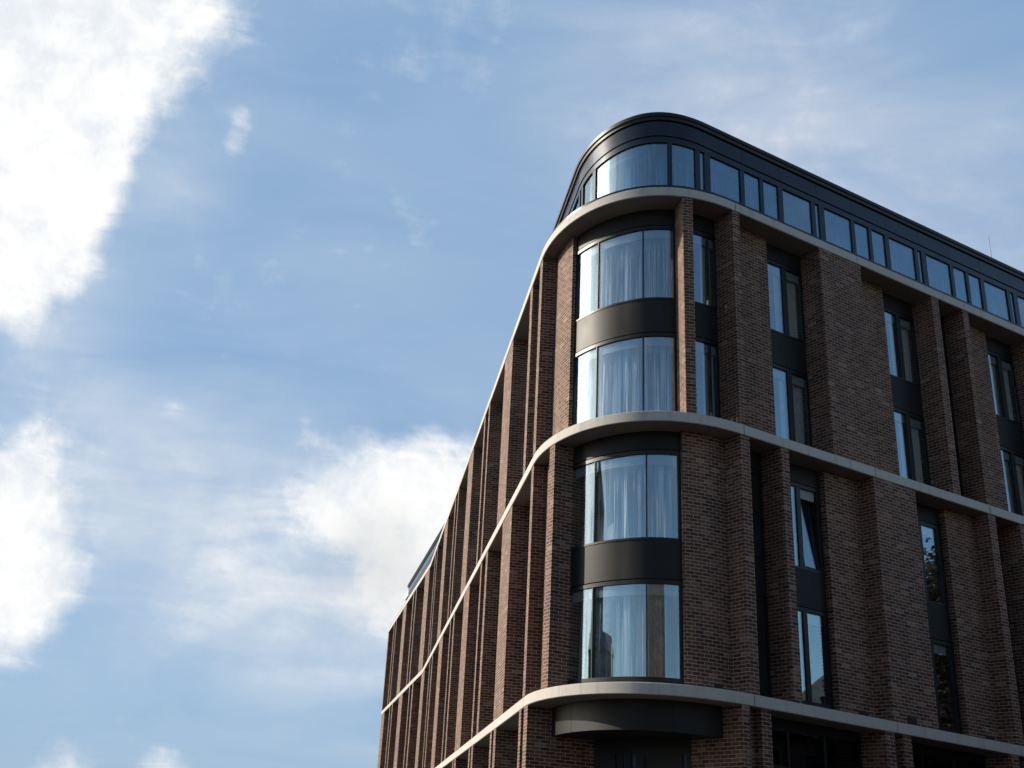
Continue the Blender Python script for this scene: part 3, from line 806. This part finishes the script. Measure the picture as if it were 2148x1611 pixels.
# ------------------------------------------------------------------ the street behind the photographer (seen mirrored in the glass)
def house(name, label, cat, c, rot, w_, d_, h_, roofh, wallm, nwin, rows, group=None, gable=False, chim=True):
    r = empty(name, (c[0], c[1], 0)); r.rotation_euler = (0, 0, rot); tag(r, label, cat, group)
    def lk(nm, bm, m, par=r):
        o = link(nm, bm, m); o.parent = par; o.matrix_parent_inverse = Matrix.Identity(4); return o
    bm = B(); boxbm(bm, (-w_ / 2, -d_ / 2, 0), (w_ / 2, d_ / 2, h_)); lk('wall', bm, wallm)
    if roofh > 0:
        bm = B(); e = 0.35
        A = [bm.verts.new(v) for v in ((-w_ / 2 - e, -d_ / 2 - e, h_ - 0.1), (w_ / 2 + e, -d_ / 2 - e, h_ - 0.1), (w_ / 2 + e, d_ / 2 + e, h_ - 0.1), (-w_ / 2 - e, d_ / 2 + e, h_ - 0.1))]
        if gable: R_ = [bm.verts.new((0, -d_ / 2 - e, h_ + roofh)), bm.verts.new((0, d_ / 2 + e, h_ + roofh))]; fs = ((0, 1, 4), (2, 3, 5), (1, 2, 5, 4), (3, 0, 4, 5), (3, 2, 1, 0))
        else: R_ = [bm.verts.new((-w_ / 2 - e, 0, h_ + roofh)), bm.verts.new((w_ / 2 + e, 0, h_ + roofh))]; fs = ((0, 1, 5, 4), (2, 3, 4, 5), (1, 2, 5), (3, 0, 4), (3, 2, 1, 0))
        vs = A + R_
        for f_ in fs: bm.faces.new([vs[i] for i in f_])
        rf = lk('roof', bm, M['tile'])
        if chim:
            bm = B(); boxbm(bm, (w_ / 2 - 1.3, -0.4, h_), (w_ / 2 - 0.4, 0.4, h_ + roofh + 1.1)); lk('chimney', bm, wallm, rf)
    for j in range(rows):
        for i in range(nwin):
            x = -w_ / 2 + w_ * (i + 0.5) / nwin; z = 0.9 + j * (h_ - 0.6) / rows
            hh = min(1.7, (h_ - 0.6) / rows - 1.0)
            bm = B()
            for y in (-d_ / 2 - 0.03,):
                boxbm(bm, (x - 0.6, y, z), (x - 0.5, y + 0.1, z + hh)); boxbm(bm, (x + 0.5, y, z), (x + 0.6, y + 0.1, z + hh))
                boxbm(bm, (x - 0.5, y, z), (x + 0.5, y + 0.1, z + 0.1)); boxbm(bm, (x - 0.5, y, z + hh - 0.1), (x + 0.5, y + 0.1, z + hh))
                boxbm(bm, (x - 0.5, y + 0.005, z + hh / 2 - 0.04), (x + 0.5, y + 0.1, z + hh / 2 + 0.04))
            fr = lk('window', bm, M['render'])
            bm = B(); boxbm(bm, (x - 0.5, -d_ / 2 - 0.012, z + 0.1), (x + 0.5, -d_ / 2 + 0.03, z + hh - 0.1)); lk('pane', bm, M['frame'], fr)
    return r
ROT_R = math.atan2(TR_[1], TR_[0]) + math.pi
hl = ['three storey red brick terraced house across the side street, nearest the corner', 'red brick terraced house across the side street, second from the corner',
      'red brick terraced house across the side street, mirrored in the lower windows', 'slightly taller red brick house across the side street, behind the autumn trees',
      'red brick terraced house across the side street, farthest from the corner']
for i, u in enumerate((8.75, 16.25, 23.75, 31.25, 38.75)):
    p = C0 + TR_ * (4.805 + u) - np.array([-TR_[1], TR_[0]]) * 20.5
    house('brick_house', hl[i], 'house', p, ROT_R, 7.5, 9.0, 9.4 if i == 3 else 8.0, 2.4, M['redbrick'], 3, 3, 'terraced houses across the side street')
house('brick_building', 'long dull brick building across the street behind the camera', 'building', (-3.6, -14.0), math.pi, 15.5, 12.0, 16.8, 0.0, M['brick'], 5, 4)
house('rendered_building', 'grey rendered building across the main street to the left', 'building', (-34.0, 23.5), math.pi / 2, 19.0, 12.0, 12.5, 2.0, M['render'], 7, 4)
house('tower_block', 'tall narrow grey tower with a sloping top left of the street', 'tower', (-35.0, 27.0), math.pi / 2, 9.0, 8.0, 20.5, 3.5, M['render'], 3, 6, gable=True, chim=False)

def tree(name, label, loc, h, r, leafm, n, seed, conifer=False):
    rnd = random.Random(seed)
    root = empty(name, (loc[0], loc[1], 0)); tag(root, label, 'tree', 'street trees opposite the side street front')
    bm = B(); tube(bm, (0, 0, 0), (0, 0, h * (0.95 if conifer else 0.6)), 0.2, 0.04)
    tips = []
    if not conifer:
        for i in range(11):
            a = rnd.uniform(0, 6.28); z0 = h * rnd.uniform(0.25, 0.55); L_ = r * rnd.uniform(0.6, 1.0)
            tip = (math.cos(a) * L_, math.sin(a) * L_, z0 + h * rnd.uniform(0.15, 0.4)); tips.append(tip)
            tube(bm, (0, 0, z0), tip, 0.08, 0.015, 6)
    o = link('trunk', bm, M['bark']); o.parent = root
    bm = B(); cl = []
    for i in range(110):
        if conifer:
            z = h * rnd.uniform(0.12, 1.0); rr = r * (1.03 - z / h); a = rnd.uniform(0, 6.28); q = rr * rnd.uniform(0.5, 1.0)
            cl.append((math.cos(a) * q, math.sin(a) * q, z - 0.25 * q, 0.25 + 0.35 * rr))
        else:
            if i % 2:
                a = rnd.uniform(0, 6.28); q = r * math.sqrt(rnd.random()); v = rnd.uniform(-1, 1)
                q *= math.sqrt(max(0.05, 1 - v * v)); cl.append((math.cos(a) * q, math.sin(a) * q, h * (0.64 + 0.36 * v), rnd.uniform(0.7, 1.2))); continue
            t0 = rnd.choice(tips + [(0, 0, h * 0.75)]); cl.append((t0[0] + rnd.gauss(0, r * .25), t0[1] + rnd.gauss(0, r * .25), min(h, t0[2] + rnd.gauss(0, h * .09)), rnd.uniform(0.6, 1.2)))
    for i in range(n):
        c_ = rnd.choice(cl); p = Vector((rnd.gauss(0, 1), rnd.gauss(0, 1), rnd.gauss(0, 0.7))) * c_[3] * 0.5 + Vector(c_[:3])
        a1 = Vector((rnd.gauss(0, 1), rnd.gauss(0, 1), rnd.gauss(0, 1))).normalized(); a2 = a1.orthogonal().normalized(); s_ = rnd.uniform(0.07, 0.16)
        bm.faces.new([bm.verts.new(p + a1 * s_), bm.verts.new(p + a2 * s_ * .6), bm.verts.new(p - a1 * s_), bm.verts.new(p - a2 * s_ * .6)])
    o = link('crown', bm, leafm); o.parent = root
tree('autumn_tree', 'tall brown-leaved autumn tree mirrored in the tall narrow lower window', (31.0, 26.2), 14.0, 3.4, M['autumn'], 30000, 3)
tree('autumn_tree', 'spreading autumn tree beside the taller brown one, nearer the corner', (34.5, 30.5), 11.5, 3.2, M['autumn'], 20000, 4)
tree('conifer', 'slim dark conifer mirrored in the lower window beside the tilted one', (29.2, 22.6), 10.4, 1.7, M['needle'], 14000, 5, True)
